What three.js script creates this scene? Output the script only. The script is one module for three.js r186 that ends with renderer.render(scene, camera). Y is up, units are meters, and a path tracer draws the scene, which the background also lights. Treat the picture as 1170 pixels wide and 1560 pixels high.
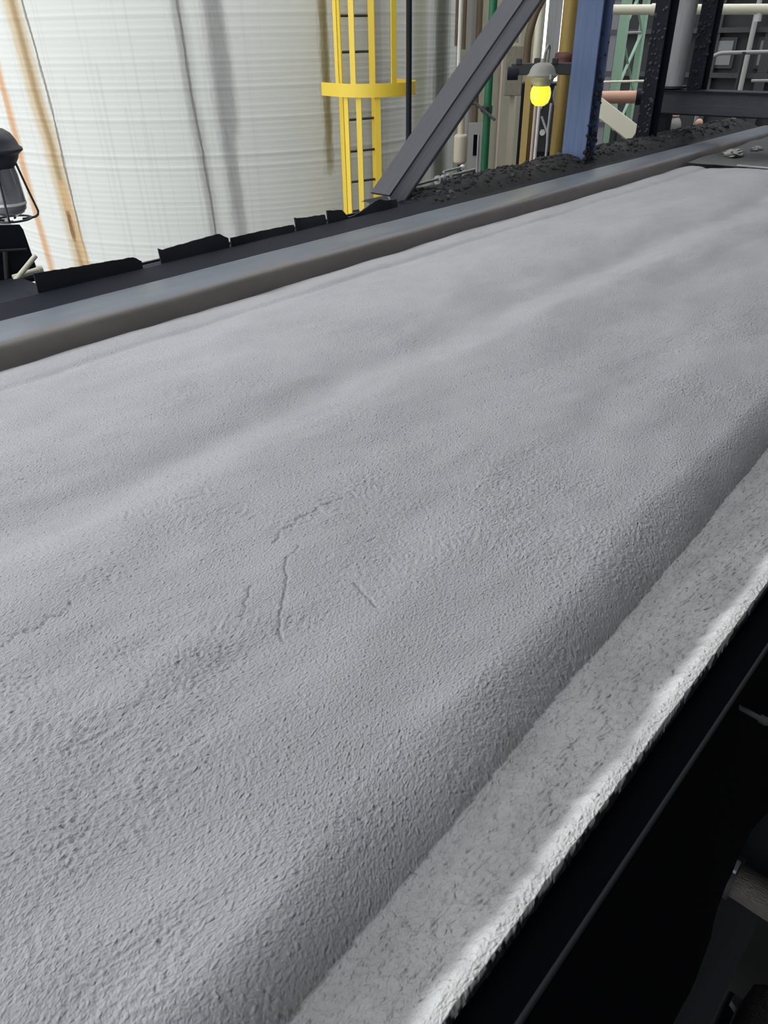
import * as THREE from 'three';
import { mergeGeometries, toCreasedNormals } from 'three/addons/utils/BufferGeometryUtils.js';
import { RoundedBoxGeometry } from 'three/addons/geometries/RoundedBoxGeometry.js';
import { createNoise2D, createNoise3D } from 'simplex-noise';

// ------------------------------------------------------------ camera, sky, exposure
const R = THREE.MathUtils.degToRad;
const scene = new THREE.Scene();
const camera = new THREE.PerspectiveCamera(70.53, 1170 / 1560, 0.02, 200);
camera.position.set(0, 1, 0);                       // belt lip on the operator's side is y = 0, the belt runs along -z
camera.rotation.set(R(-33.44), R(42.99), R(-1.1), 'YXZ');
const renderer = new THREE.WebGLRenderer({ antialias: true });
renderer.toneMapping = THREE.LinearToneMapping;
renderer.toneMappingExposure = 1.0;
renderer.shadowMap.enabled = true;
const SKY = new THREE.Color().setRGB(0.97, 0.985, 1.0);
scene.background = SKY;                              // even overcast
scene.backgroundIntensity = 2.12;

// ------------------------------------------------------------ helpers
function rng(seed) { let a = seed >>> 0; return () => { a = (a + 0x6d2b79f5) | 0; let t = Math.imul(a ^ (a >>> 15), 1 | a); t = (t + Math.imul(t ^ (t >>> 7), 61 | t)) ^ t; return ((t ^ (t >>> 14)) >>> 0) / 4294967296; }; }
const rnd = rng(7);
const n2 = createNoise2D(rng(11)), n2b = createNoise2D(rng(23)), n3 = createNoise3D(rng(31));
const V = (x, y, z) => new THREE.Vector3(x, y, z);
const sm = (a, b, x) => { const t = Math.min(1, Math.max(0, (x - a) / (b - a))); return t * t * (3 - 2 * t); };
const mix = (a, b, t) => a + (b - a) * t;
const used = {};
function numbered(n) { used[n] = (used[n] ?? -1) + 1; return used[n] ? `${n}_${String(used[n]).padStart(3, '0')}` : n; }
function lit(o) { o.castShadow = true; o.receiveShadow = true; return o; }
function tag(o, label, category, group, kind) {
  if (label) o.userData.label = label;
  if (category) o.userData.category = category;
  if (group) o.userData.group = group;
  if (kind) o.userData.kind = kind;
  return o;
}
function thing(name, label, category, [x, y, z], turn = 0, group) {
  const g = new THREE.Group(); g.name = numbered(name); g.position.set(x, y, z); g.rotation.y = turn; scene.add(g);
  return tag(g, label, category, group);
}
function part(name, geo, mat, parent, label) {
  const m = lit(new THREE.Mesh(geo, mat)); m.name = name; parent.add(m); if (label) m.userData.label = label; return m;
}
function solo(name, geo, mat, label, category, group, kind) {
  const m = lit(new THREE.Mesh(geo, mat)); m.name = numbered(name); scene.add(m); return tag(m, label, category, group, kind);
}
function struct(name, geo, mat) { const m = lit(new THREE.Mesh(geo, mat)); m.name = name; m.userData.kind = 'structure'; scene.add(m); return m; }
const box = (w, h, d, x = 0, y = 0, z = 0, r = 0) => (r ? new RoundedBoxGeometry(w, h, d, 2, r) : new THREE.BoxGeometry(w, h, d)).translate(x, y, z);
const cyl = (r0, r1, h, x = 0, y = 0, z = 0, n = 20) => new THREE.CylinderGeometry(r1, r0, h, n).translate(x, y, z);
const bare = (g) => { const q = g.index ? g.toNonIndexed() : g; for (const k of Object.keys(q.attributes)) if (!['position', 'normal', 'uv'].includes(k)) q.deleteAttribute(k); return q; };
const merge = (list) => mergeGeometries(list.map(bare));
const tube = (pts, r, n = 10, seg) => new THREE.TubeGeometry(pts.length === 2 ? new THREE.LineCurve3(pts[0], pts[1]) : new THREE.CatmullRomCurve3(pts, false, 'catmullrom', 0.3), seg ?? (pts.length === 2 ? 1 : pts.length * 5), r, n, false);
const rod = (a, b, r, n = 12) => {                      // capped round bar between two points
  const d = b.clone().sub(a), g = new THREE.CylinderGeometry(r, r, d.length(), n);
  g.applyQuaternion(new THREE.Quaternion().setFromUnitVectors(V(0, 1, 0), d.clone().normalize()));
  const c = a.clone().add(b).multiplyScalar(0.5); return g.translate(c.x, c.y, c.z);
};
const lathe = (pts, n = 28) => new THREE.LatheGeometry(pts.map(([x, y]) => new THREE.Vector2(x, y)), n);
function extrudeX(poly, t, bevel = 0) {                 // outline in (z, y), thickness along x
  const s = new THREE.Shape(poly.map(([z, y]) => new THREE.Vector2(-z, y)));
  const g = new THREE.ExtrudeGeometry(s, { depth: t, bevelEnabled: bevel > 0, bevelSize: bevel, bevelThickness: bevel, bevelSegments: 1 });
  return g.rotateY(Math.PI / 2);                        // local x -> -z, depth -> +x
}

// ------------------------------------------------------------ procedural textures
function noiseTex(size, fn, srgb = false) {
  const d = new Uint8Array(size * size * 4);
  for (let j = 0; j < size; j++) for (let i = 0; i < size; i++) {
    const v = fn(i / size, j / size), k = (j * size + i) * 4, c = Array.isArray(v) ? v : [v, v, v];
    for (let q = 0; q < 3; q++) d[k + q] = Math.max(0, Math.min(255, c[q] * 255)); d[k + 3] = 255;
  }
  const t = new THREE.DataTexture(d, size, size); t.wrapS = t.wrapT = THREE.RepeatWrapping; t.magFilter = THREE.LinearFilter; t.minFilter = THREE.LinearFilter;
  if (srgb) t.colorSpace = THREE.SRGBColorSpace; t.needsUpdate = true; return t;
}
const tileN = (u, v, f, o = 0) => {                     // seamless noise on a torus-like blend
  const a = n2(u * f + o, v * f), b = n2((u - 1) * f + o, v * f), c = n2(u * f + o, (v - 1) * f), d = n2((u - 1) * f + o, (v - 1) * f);
  return mix(mix(a, b, u), mix(c, d, u), v);
};
const grainTex = noiseTex(512, (u, v) => 0.5 + 0.22 * tileN(u, v, 60) + 0.16 * tileN(u, v, 130, 40) + 0.1 * tileN(u, v, 22, 9));
const cakeTex = noiseTex(1024, (u, v) => {               // 0.9 m of fine pitted mud
  const T = (fu, fv, o) => { const f = (a, b) => n2b(a * fu + o, b * fv + o * 0.7), A = (1 - u) * (1 - v), B = u * (1 - v), C = (1 - u) * v, D = u * v; return (A * f(u, v) + B * f(u - 1, v) + C * f(u, v - 1) + D * f(u - 1, v - 1)) / Math.sqrt(A * A + B * B + C * C + D * D); };
  const a = T(95, 62, 1), b = T(150, 110, 20), c = T(240, 200, 40), d = T(70, 52, 60);
  return 0.7 + 0.1 * a + 0.085 * b + 0.05 * c - 0.62 * Math.max(0, d - 0.5);
});
const grimeTex = noiseTex(512, (u, v) => { const a = tileN(u, v, 5) * 0.5 + tileN(u, v, 13, 5) * 0.3 + tileN(u, v, 40, 8) * 0.2; return 0.78 + 0.22 * a; });

function mat(rgb, rough = 0.6, metal = 0, extra = {}) {
  const { grain, ...rest } = extra;
  const m = new THREE.MeshPhysicalMaterial({ color: new THREE.Color().setRGB(...rgb), roughness: rough, metalness: metal, side: THREE.DoubleSide, ...rest });
  if (grain) { m.map = grimeTex; m.bumpMap = grainTex; m.bumpScale = grain; }
  return m;
}
const M = {
  navy: mat([0.012, 0.0155, 0.027], 0.65, 0, { grain: 0.001, specularIntensity: 0.45 }),
  rubber: mat([0.012, 0.014, 0.021], 0.6, 0, { grain: 0.0008 }),
  black: mat([0.0015, 0.002, 0.004], 0.75, 0, { specularIntensity: 0.15 }),
  edge: mat([0.009, 0.01, 0.014], 0.8),
  blue: mat([0.10, 0.16, 0.32], 0.5, 0, { grain: 0.0006 }),
  steel: mat([0.16, 0.16, 0.19], 0.5, 0, { grain: 0.0012 }),
  steelShaded: mat([0.055, 0.056, 0.072], 0.55, 0, { grain: 0.001 }),
  steelLit: mat([0.5, 0.5, 0.55], 0.6, 0, { grain: 0.0012 }),
  galv: mat([0.46, 0.47, 0.49], 0.5, 0.0, { grain: 0.0006 }),
  darkgrey: mat([0.04, 0.042, 0.048], 0.6, 0, { grain: 0.001 }),
  yellow: mat([0.85, 0.62, 0.06], 0.45),
  mustard: mat([0.36, 0.25, 0.06], 0.55, 0, { grain: 0.0006 }),
  brown: mat([0.12, 0.085, 0.05], 0.6),
  green: mat([0.01, 0.13, 0.055], 0.5),
  mint: mat([0.32, 0.5, 0.38], 0.6),
  cream: mat([0.82, 0.80, 0.64], 0.5),
  pink: mat([0.62, 0.48, 0.42], 0.6),
  salmon: mat([0.72, 0.42, 0.31], 0.6),
  white: mat([0.8, 0.8, 0.78], 0.5),
  beige: mat([0.48, 0.46, 0.36], 0.65, 0, { grain: 0.0015 }),
  beigepipe: mat([0.46, 0.42, 0.33], 0.6),
  grey: mat([0.3, 0.3, 0.29], 0.6),
  concrete: mat([0.16, 0.16, 0.155], 0.9, 0, { grain: 0.003 }),
  soffit: mat([0.05, 0.05, 0.055], 0.85),
  rung: mat([0.06, 0.06, 0.06], 0.5, 0.4),
  cap: mat([0.3, 0.3, 0.27], 0.55),
  darkcap: mat([0.03, 0.033, 0.045], 0.5),
  glass: mat([0.9, 0.92, 0.95], 0.08, 0, { transmission: 1, thickness: 0, ior: 1.5 }),
  crumb: mat([0.028, 0.028, 0.031], 0.9, 0, { grain: 0.002 }),
  crumbLight: mat([0.3, 0.3, 0.32], 0.9),
};

// ------------------------------------------------------------ the setting
struct('ground', box(90, 0.3, 90, -10, -6.15, -10), M.concrete);
struct('floor', box(7.8, 0.25, 19, -0.7, -1.625, -4.5), M.concrete);
struct('unseen_ceiling', box(6.1, 0.2, 18, 1.25, 4.7, -5), M.soffit);  // roof slab out of view, its edge placed to shade the cake
struct('unseen_wall_right', box(0.2, 6.1, 19, 3.1, 1.55, -4.5), M.soffit);  // wall out of view, added to keep the near side dark

// ------------------------------------------------------------ filter belt with its upturned edges
const belt = thing('filter_belt', 'black rubber filter belt with grey upturned edge, loaded with grey cake', 'conveyor belt', [0, 0, 0]);
part('belt_base', box(3.1, 0.05, 12.5, -1.75, -0.225, -4.5), M.rubber, belt);
const curbMat = mat([1, 1, 1], 0.42, 0, { vertexColors: true, bumpMap: grainTex, bumpScale: 0.0008 });
function curb(profile, z0, z1, nz, tint) {
  const pos = [], col = [], uv = [], idx = [], np = profile.length;
  for (let j = 0; j <= nz; j++) {
    const z = mix(z0, z1, j / nz);
    for (let i = 0; i < np; i++) {
      const [x, y, w] = profile[i], k = (w ?? 1);
      const wob = k * (0.006 * n2(z * 0.9, 3.1 + i * 0.02) + 0.003 * n2(z * 3.1, 7.7));
      pos.push(x + wob, y + wob * 0.5, z); col.push(...tint(i, x, y, z)); uv.push(z * 2, i * 0.05);
    }
  }
  for (let j = 0; j < nz; j++) for (let i = 0; i < np - 1; i++) { const a = j * np + i, b = a + 1, c = a + np, d = c + 1; idx.push(a, b, c, b, d, c); }
  const g = new THREE.BufferGeometry();
  g.setAttribute('position', new THREE.Float32BufferAttribute(pos, 3)); g.setAttribute('color', new THREE.Float32BufferAttribute(col, 3)); g.setAttribute('uv', new THREE.Float32BufferAttribute(uv, 2));
  g.setIndex(idx); g.computeVertexNormals(); return g;
}
const farProfile = [[-2.965, -0.2, 0.2], [-2.97, -0.16, 0.3], [-2.975, -0.12], [-2.982, -0.085], [-2.988, -0.06], [-2.994, -0.04], [-3.0, -0.025], [-3.008, -0.014], [-3.02, -0.006], [-3.035, -0.002], [-3.06, 0], [-3.1, 0.001], [-3.14, 0.001], [-3.2, 0.001], [-3.25, 0.001], [-3.275, 0], [-3.288, -0.004], [-3.297, -0.012], [-3.302, -0.03], [-3.303, -0.08], [-3.303, -0.2]];
part('curb', curb(farProfile, 1.6, -10.4, 400, (i, x, y, z) => {
  const edge = -3.03 + 0.03 * n2(z * 0.8, 1.5) + 0.012 * n2(z * 2.7, 4.5) + 0.005 * n2(z * 9, 2);
  const s = sm(-0.006, 0.006, x - edge), g = 1 + 0.12 * n2(z * 1.3, x * 30) + 0.05 * n2(z * 12, x * 60);
  return [mix(0.125, 0.15, s) * g, mix(0.142, 0.138, s) * g, mix(0.17, 0.13, s) * g];
}), curbMat, belt, 'blue-grey upturned rubber edge with a brown slurry stain');
const nearProfile = [[-0.47, -0.2, 0.2], [-0.44, -0.19, 0.2], [-0.36, -0.15, 0.2], [-0.29, -0.09, 0.2], [-0.25, -0.045, 0.2], [-0.235, -0.03, 0.2], [-0.224, -0.034, 0.2], [-0.222, -0.06, 0.2], [-0.222, -0.2, 0.2]];
part('curb', curb(nearProfile, 1.6, -10.4, 60, () => [0.004, 0.0045, 0.006]), curbMat, belt);

// ------------------------------------------------------------ filter cake: one relief of pitted, wrinkled mud
const trX = (z) => { const t = -z; return t < 1 ? -0.406 - 0.034 * t : -0.44 - 0.034 * (t - 1) / (1 + 0.06 * (t - 1)); };
const cracks = [[[-1.159,-0.929],[-1.143,-0.881],[-1.117,-0.844],[-1.077,-0.819],[-1.042,-0.787],[-1.0,-0.733],[-0.955,-0.688],[-0.927,-0.673]],[[-1.224,-1.156],[-1.243,-1.087],[-1.238,-0.988],[-1.241,-0.945],[-1.213,-0.893]],[[-1.122,-0.748],[-1.076,-0.696],[-1.055,-0.661]],[[-0.945,-0.909],[-0.9,-0.895],[-0.854,-0.885]],[[-1.357,-0.267],[-1.354,-0.351],[-1.361,-0.43]]];
function segd(x, z, [ax, az], [bx, bz]) { const dx = bx - ax, dz = bz - az, t = Math.min(1, Math.max(0, ((x - ax) * dx + (z - az) * dz) / (dx * dx + dz * dz))); return Math.hypot(x - ax - dx * t, z - az - dz * t); }
const PROFILE = [[-3.2, -0.1], [-2.99, -0.098], [-2.95, -0.088], [-2.86, -0.074], [-2.79, -0.075], [-2.75, -0.085], [-2.71, -0.076], [-2.6, -0.064], [-2.3, -0.052], [-2.1, -0.05], [-1.95, -0.066], [-1.82, -0.086], [-1.7, -0.066], [-1.6, -0.046], [-1.5, -0.047], [-1.35, -0.06], [-1.1, -0.06], [-0.9, -0.058], [-0.75, -0.061]];
function profileAt(x) {                                   // smooth (Catmull-Rom) section across the belt
  const P = PROFILE; let i = 1; while (i < P.length - 2 && x > P[i + 1][0]) i++;
  const [x1, y1] = P[i], [x2, y2] = P[i + 1], y0 = P[i - 1][1], y3 = (P[i + 2] ?? P[i + 1])[1], t = Math.min(1, Math.max(0, (x - x1) / (x2 - x1)));
  const m1 = (y2 - y0) / (x2 - P[i - 1][0]) * (x2 - x1), m2 = (y3 - y1) / ((P[i + 2] ?? [x2 + 0.1])[0] - x1) * (x2 - x1);
  return (2 * t ** 3 - 3 * t * t + 1) * y1 + (t ** 3 - 2 * t * t + t) * m1 + (-2 * t ** 3 + 3 * t * t) * y2 + (t ** 3 - t * t) * m2;
}
const patches = [[-1.4, -0.53, 0.09, 0.9], [-1.06, -0.58, 0.13, 0.8], [-1.18, -0.27, 0.12, 0.9], [-1.0, -0.36, 0.14, 0.7], [-1.04, -1.49, 0.18, 0.6], [-1.24, -1.27, 0.06, 1.1], [-1.3, -1.42, 0.05, 1], [-0.46, -1.11, 0.12, 0.7], [-2.15, -1.25, 0.1, 0.5], [-1.97, -0.69, 0.14, 0.7], [-0.9, -0.91, 0.05, 0.9], [-0.76, -0.34, 0.14, 0.35], [-0.5, -0.39, 0.1, 0.35],
  [-0.66, -0.68, 0.09, -0.8], [-1.14, -0.83, 0.08, -0.9], [-2.24, -0.9, 0.2, -0.7], [-1.36, -0.36, 0.07, -0.7], [-0.95, -2.02, 0.3, -0.5], [-1.52, -1.8, 0.12, -0.6], [-2.5, -1.7, 0.3, -0.5]];   // rougher and smoother spots of the mud
function cakeH(x, z) {
  const tx = trX(z) + 0.006 * n2(z * 1.7, 8.8);
  const far = sm(-6.2, -7.2, z);
  let xs = x + (0.06 * n2(z * 0.45, 2.2) + 0.02 * n2(z * 1.6, 5.1)) * sm(-2.7, -2.2, x) * (1 - sm(-1.2, -0.8, x));
  let h = profileAt(Math.min(xs, -0.75));
  const wide = 0.88 + 0.22 * n2(z * 1.1, 12.5);
  const ws = 0.15 * wide;
  if (x > tx - ws) { const s = Math.min(1, (x - tx + ws) / ws); h -= 0.077 * s * s; }
  if (x > tx) {                                           // bank up to the lip
    const t = Math.min(1, Math.max(0, (x - tx) / (-0.225 - tx)));
    const r0 = Math.max(0, 0.05 - (x - tx)) / 0.05; h = mix(-0.142, -0.005, Math.pow(t, 1.06)) + 0.012 * r0 * r0 * r0 + 0.003 * Math.sin(Math.PI * Math.min(1, t * 1.2));
  }
  const lip = -0.224 + 0.0009 * n2(z * 22, 1) + 0.0006 * n2(z * 70, 2);
  const bank = sm(tx - 0.01, tx + 0.03, x), top = sm(lip - 0.035, lip - 0.012, x);
  if (x > lip - 0.045) h = mix(h, -0.004, sm(lip - 0.045, lip - 0.012, x));
  // slow swells
  const open = 1 - bank;
  h += open * (0.007 * n2(x * 1.3, z * 0.6) + 0.0045 * n2(x * 3.1 + 4, z * 1.5) + 0.0018 * n2(x * 8 + z * 2, z * 3.5));
  // wrinkles: stretched along the belt, bent by slow warps, rough in some patches and smooth in others
  const wx = x + 0.05 * n2(x * 2.2, z * 2.2) + 0.012 * n2b(x * 9, z * 9), wz = z + 0.05 * n2(x * 2.2 + 9, z * 2.2) + 0.012 * n2b(x * 9 + 5, z * 9);
  const c = Math.cos(0.3), s = Math.sin(0.3), p = wx * c - wz * s, q = wx * s + wz * c;
  const rough = 0.25 + 1.0 * sm(-0.15, 0.6, n2b(x * 1.7 + 3, z * 1.1) * 0.7 + n2b(x * 4.6, z * 3.2 + 7) * 0.5 + 0.12) ;
  let f = 0.0009 * n2(p * 70, q * 42) + 0.00075 * n2b(p * 118 + 3, q * 80) ;
  const r2 = n2(p * 52 + 20, q * 30 + 6); f -= 0.0016 * Math.max(0, r2 - 0.35);
  const pit = n2b(x * 62 + 30, z * 50 + 5) + 0.35 * n2b(x * 5, z * 5 + 40); f -= 0.010 * Math.max(0, pit - 0.9) * open;
  if (bank > 0) { const bp = x * 0.94 + z * 0.34 + 0.01 * n2(x * 14, z * 14), bq = -x * 0.34 + z * 0.94; f = mix(f, 0.0011 * n2(bp * 66, bq * 24) + 0.0006 * n2b(bp * 120, bq * 60), bank); }
  let ruf = rough; if (z > -3) for (const [a, b, r, k] of patches) { const d = ((x - a) ** 2 + ((z - b) * 0.75) ** 2) / (r * r); if (d < 6) ruf += 1.1 * k * Math.exp(-d) * (0.7 + 0.5 * n2(x * 14, z * 14)); }
  let amp = mix(Math.max(0.06, ruf), 2.6, bank) * (1 - 0.85 * top) * (1 - 0.7 * sm(-2.7, -2.95, x)) * (1 - 0.6 * far);
  h += f * amp;
  if (x > -1.4 && x < -0.8 && z < -0.2 && z > -1.2) for (const c of cracks) {
    const w = 0.012 * n2(x * 18, z * 18) + 0.004 * n2(x * 60, z * 60); let d = 1;
    for (let i = 0; i < c.length - 1; i++) d = Math.min(d, segd(x + w, z + w * 0.5, c[i], c[i + 1]));
    h -= 0.0042 * sm(0.0034, 0.0004, d);
  }
  if (x > lip) h = -0.004 - 0.045 * sm(0, 0.007, x - lip);
  return h;
}
{
  const xs = [], zs = [];
  for (let x = -0.2165; x > -3.02;) { xs.push(x); const d = -x; x -= d < 0.23 ? 0.0012 : mix(0.0026, 0.0078, sm(0.4, 3, d)); } xs.push(-3.02);
  for (let z = 1.6; z > 0.3;) { zs.push(z); z -= mix(0.004, 0.04, sm(0.3, 1.2, z)); }
  for (let z = 0.3; z > -7.38;) { zs.push(z); z -= z > -1.6 ? 0.0031 : 0.0031 + 0.0032 * (-z - 1.6); }
  zs.push(-7.4, -7.41);
  const nx = xs.length, nz = zs.length, pos = new Float32Array(nx * nz * 3), uv = new Float32Array(nx * nz * 2), col = new Float32Array(nx * nz * 3), idx = new Uint32Array((nx - 1) * (nz - 1) * 6);
  for (let j = 0, k = 0; j < nz; j++) for (let i = 0; i < nx; i++, k++) {
    const x = xs[i], z = zs[j], end = z < -7.405 || z > 1.599;
    pos[k * 3] = x; pos[k * 3 + 1] = end ? -0.2 : cakeH(x, z); pos[k * 3 + 2] = z - 0.0; uv[k * 2] = x / 0.9 + 0.02 * n2(x * 2, z * 2); uv[k * 2 + 1] = z / 0.9 + 0.02 * n2(x * 2 + 7, z * 2);
    const dry = sm(-0.272, -0.229, x + 0.012 * n2(z * 3, 4) + 0.006 * n2(z * 17, 4)), v = 1 + 0.05 * n2(x * 2.1, z * 1.2 + 30) + 0.03 * n2(x * 7, z * 5 + 3);
    const bk = sm(trX(z) - 0.05, trX(z) + 0.05, x + 0.012 * n2(z * 5, 50)) * (1 - dry), bankTone = 1 - 0.33 * bk * (1 + 0.25 * n2(x * 9, z * 3)), wb = bankTone * (1 - 0.035 * bk);  // cake colour lowered across the bank, up to the pale lip
    const farTone = 1 - 0.35 * sm(-2.9, -2.975, x + 0.02 * n2(z * 2, 77));  // cake colour darkens towards the far curb
    const rub = sm(-0.2238, -0.2205, x + 0.0009 * n2(z * 22, 1) + 0.0006 * n2(z * 70, 2)); if (rub > 0.5) { col[k * 3] = 0.03; col[k * 3 + 1] = 0.031; col[k * 3 + 2] = 0.034; continue; }   // bare rubber edge below the crest
    col[k * 3] = mix(0.37 * v * bankTone, 0.66, dry) * farTone; col[k * 3 + 1] = mix(0.373 * v * bankTone, 0.67, dry) * farTone; col[k * 3 + 2] = mix(0.392 * v * wb, 0.655, dry) * farTone;
  }
  let o = 0;
  for (let j = 0; j < nz - 1; j++) for (let i = 0; i < nx - 1; i++) { const a = j * nx + i, b = a + 1, c = a + nx, d = c + 1; idx[o++] = a; idx[o++] = b; idx[o++] = c; idx[o++] = b; idx[o++] = d; idx[o++] = c; }
  const g = new THREE.BufferGeometry();
  g.setAttribute('position', new THREE.BufferAttribute(pos, 3)); g.setAttribute('uv', new THREE.BufferAttribute(uv, 2)); g.setAttribute('color', new THREE.BufferAttribute(col, 3)); g.setIndex(new THREE.BufferAttribute(idx, 1)); g.computeVertexNormals();
  console.log('cake', nx, nz, idx.length / 3);
  solo('filter_cake', g, mat([1, 1, 1], 0.62, 0, { vertexColors: true, bumpMap: cakeTex, bumpScale: 0.0052, specularIntensity: 0.5 }), 'bed of pale grey wrinkled mud with pits, spread over the whole belt', 'filter cake', null, 'stuff');
}

// feed apron beyond the cake
{
  const g = thing('feed_apron', 'dark wetted rubber apron lying across the belt beyond the cake', 'rubber apron', [0, 0, 0]);
  const pos = [], idx = [], uv = []; const nx = 30, nz = 24;
  for (let j = 0; j <= nz; j++) for (let i = 0; i <= nx; i++) { const x = mix(-2.96, -0.32, i / nx), z = mix(-7.46, -10.3, j / nz); pos.push(x, -0.052 + 0.01 * n2(x * 2, z * 1.5) + 0.03 * sm(-7.8, -10, z), z); uv.push(x, z); }
  for (let j = 0; j < nz; j++) for (let i = 0; i < nx; i++) { const a = j * (nx + 1) + i; idx.push(a, a + 1, a + nx + 1, a + 1, a + nx + 2, a + nx + 1); }
  const s = new THREE.BufferGeometry(); s.setAttribute('position', new THREE.Float32BufferAttribute(pos, 3)); s.setAttribute('uv', new THREE.Float32BufferAttribute(uv, 2)); s.setIndex(idx); s.computeVertexNormals();
  part('sheet', s, mat([0.09, 0.09, 0.095], 0.4, 0, { grain: 0.001 }), g);
  part('edge_strip', rod(V(-2.5, -0.045, -7.45), V(-0.34, -0.045, -7.45), 0.009), M.galv, g, 'thin pale metal strip along the front edge');
  for (let i = 0; i < 2; i++) { const s = new THREE.IcosahedronGeometry(i ? 0.05 : 0.075, 3), p = s.attributes.position; for (let k = 0; k < p.count; k++) { const f = 1 + 0.4 * n3(p.getX(k) * 30 + i, p.getY(k) * 30, p.getZ(k) * 30); p.setXYZ(k, p.getX(k) * f, p.getY(k) * f * 0.45, p.getZ(k) * f * 1.6); } s.computeVertexNormals(); s.translate(i ? -2.7 : -2.76, -0.025, i ? -8.5 : -8.05); solo('mud_lump', s, M.grey, i ? 'smaller, farther whitish lump of mud on the dark apron' : 'larger, nearer whitish lump of mud on the dark apron', 'mud lump', 'whitish lumps on the dark apron'); }
}

// ------------------------------------------------------------ operator's side rail, skirt and what lies beneath
{
  const g = thing('belt_rail', 'black steel rail beside the near edge of the belt', 'rail', [0, 0, 0]);
  part('top_plate', extrudeXY([[-0.222, -0.032], [-0.166, -0.052], [-0.166, -0.075], [-0.222, -0.06]], 1.6, -10.4), M.black, g);
  part('edge_bar', rod(V(-0.163, -0.055, 1.6), V(-0.163, -0.055, -10.4), 0.0048), M.edge, g, 'slightly lighter round bar along the edge');
  part('web', extrudeXY([[-0.2, -0.06], [-0.175, -0.06], [-0.175, -0.26], [-0.2, -0.26]], 1.6, -10.4), M.black, g);
}
function extrudeXY(poly, z0, z1) {
  const s = new THREE.Shape(poly.map(([x, y]) => new THREE.Vector2(x, y)));
  return new THREE.ExtrudeGeometry(s, { depth: z0 - z1, bevelEnabled: false }).translate(0, 0, z1);
}
{
  const pos = [], idx = [], uv = [], nz = 300, nu = 8;
  for (const side of [0, 1]) for (let j = 0; j <= nz; j++) { const z = mix(1.6, -8, j / nz); for (let i = 0; i <= nu; i++) {
    const t = i / nu, wav = t * t * (0.012 * n2(z * 2.2, 5) + 0.005 * n2(z * 7, 9)) - t * 0.014 * sm(-0.75, -1.3, z);
    pos.push(mix(-0.16, -0.03, t) + wav - side * 0.012, mix(-0.075, -0.5, t) + 0.1 * wav, z); uv.push(z, t);
  } }
  const o = (nz + 1) * (nu + 1);
  for (let s = 0; s < 2; s++) for (let j = 0; j < nz; j++) for (let i = 0; i < nu; i++) { const a = s * o + j * (nu + 1) + i, b = a + 1, c = a + nu + 1, d = c + 1; s ? idx.push(a, c, b, b, c, d) : idx.push(a, b, c, b, d, c); }
  for (let j = 0; j < nz; j++) { const a = j * (nu + 1) + nu, b = a + nu + 1; idx.push(a, a + o, b, b, a + o, b + o); }
  const g = new THREE.BufferGeometry(); g.setAttribute('position', new THREE.Float32BufferAttribute(pos, 3)); g.setAttribute('uv', new THREE.Float32BufferAttribute(uv, 2)); g.setIndex(idx); g.computeVertexNormals();
  solo('splash_skirt', g, M.black, 'black rubber skirt hanging below the near belt rail, wavy lower edge', 'skirt');
}
{
  const g = thing('frame_channel', 'grey steel channel running below the black skirt', 'steel channel', [0, 0, 0]);
  part('flange', box(0.24, 0.012, 9.5, -0.09, -0.75, -3.2), mat([0.055, 0.06, 0.072], 0.6, 0, { grain: 0.001 }), g); part('web', box(0.012, 0.3, 9.5, -0.2, -0.9, -3.2), M.steel, g); part('flange', box(0.24, 0.012, 9.5, -0.09, -1.05, -3.2), M.steel, g);
  for (let k = 0; k < 4; k++) part('leg', box(0.16, 0.45, 0.16, -0.12, -1.28, 0.8 - k * 2.4), M.darkgrey, g);
}
{
  const g = thing('drain_pipe', 'dirty grey pipe stub with a collar sticking out under the black skirt', 'pipe', [0, -0.69, -1.25]);
  part('pipe', rod(V(-0.1, 0, 0), V(0.75, 0, 0), 0.042, 20), mat([0.13, 0.12, 0.11], 0.85, 0, { grain: 0.006 }), g);
  part('collar', rod(V(-0.075, 0, 0), V(-0.045, 0, 0), 0.053, 20), M.darkgrey, g); part('clip', box(0.02, 0.012, 0.03, -0.06, 0.056, 0.01), M.galv, g);
}
{
  const g = thing('spray_pipe_stub', 'thin grey pipe stub sticking out from the black rail', 'pipe', [0, 0, 0]);
  part('pipe', rod(V(-0.165, -0.1, -1.165), V(0.2, -0.14, -1.18), 0.0055), M.darkgrey, g); part('nut', rod(V(-0.115, -0.105, -1.167), V(-0.1, -0.107, -1.168), 0.009, 6), M.darkgrey, g);
}
{
  const g = thing('bearing_housing', 'dark crusted bearing block with bolts below the drain pipe', 'bearing', [0.21, -1.0, -1.0]);
  const b = new RoundedBoxGeometry(0.26, 0.22, 0.42, 4, 0.03); const p = b.attributes.position; for (let k = 0; k < p.count; k++) { const f = 0.012 * n3(p.getX(k) * 20, p.getY(k) * 20, p.getZ(k) * 20); p.setXYZ(k, p.getX(k) + f, p.getY(k) + f, p.getZ(k) + f); } b.computeVertexNormals();
  part('housing', b, mat([0.028, 0.027, 0.027], 0.9, 0, { grain: 0.008 }), g); part('foot', box(0.34, 0.05, 0.5, 0, -0.13, 0, 0.008), M.navy, g); part('pedestal', box(0.3, 0.35, 0.44, 0, -0.33, 0), M.navy, g);
  part('shaft', rod(V(-0.1, 0.05, -0.05), V(0.5, 0.05, -0.05), 0.06, 20), M.navy, g);
  for (const [x, z] of [[-0.14, 0.22], [0.14, 0.22], [-0.14, -0.22], [0.14, -0.22]]) part('bolt', cyl(0.018, 0.018, 0.03, x, -0.095, z, 6), M.steel, g);
}

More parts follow.
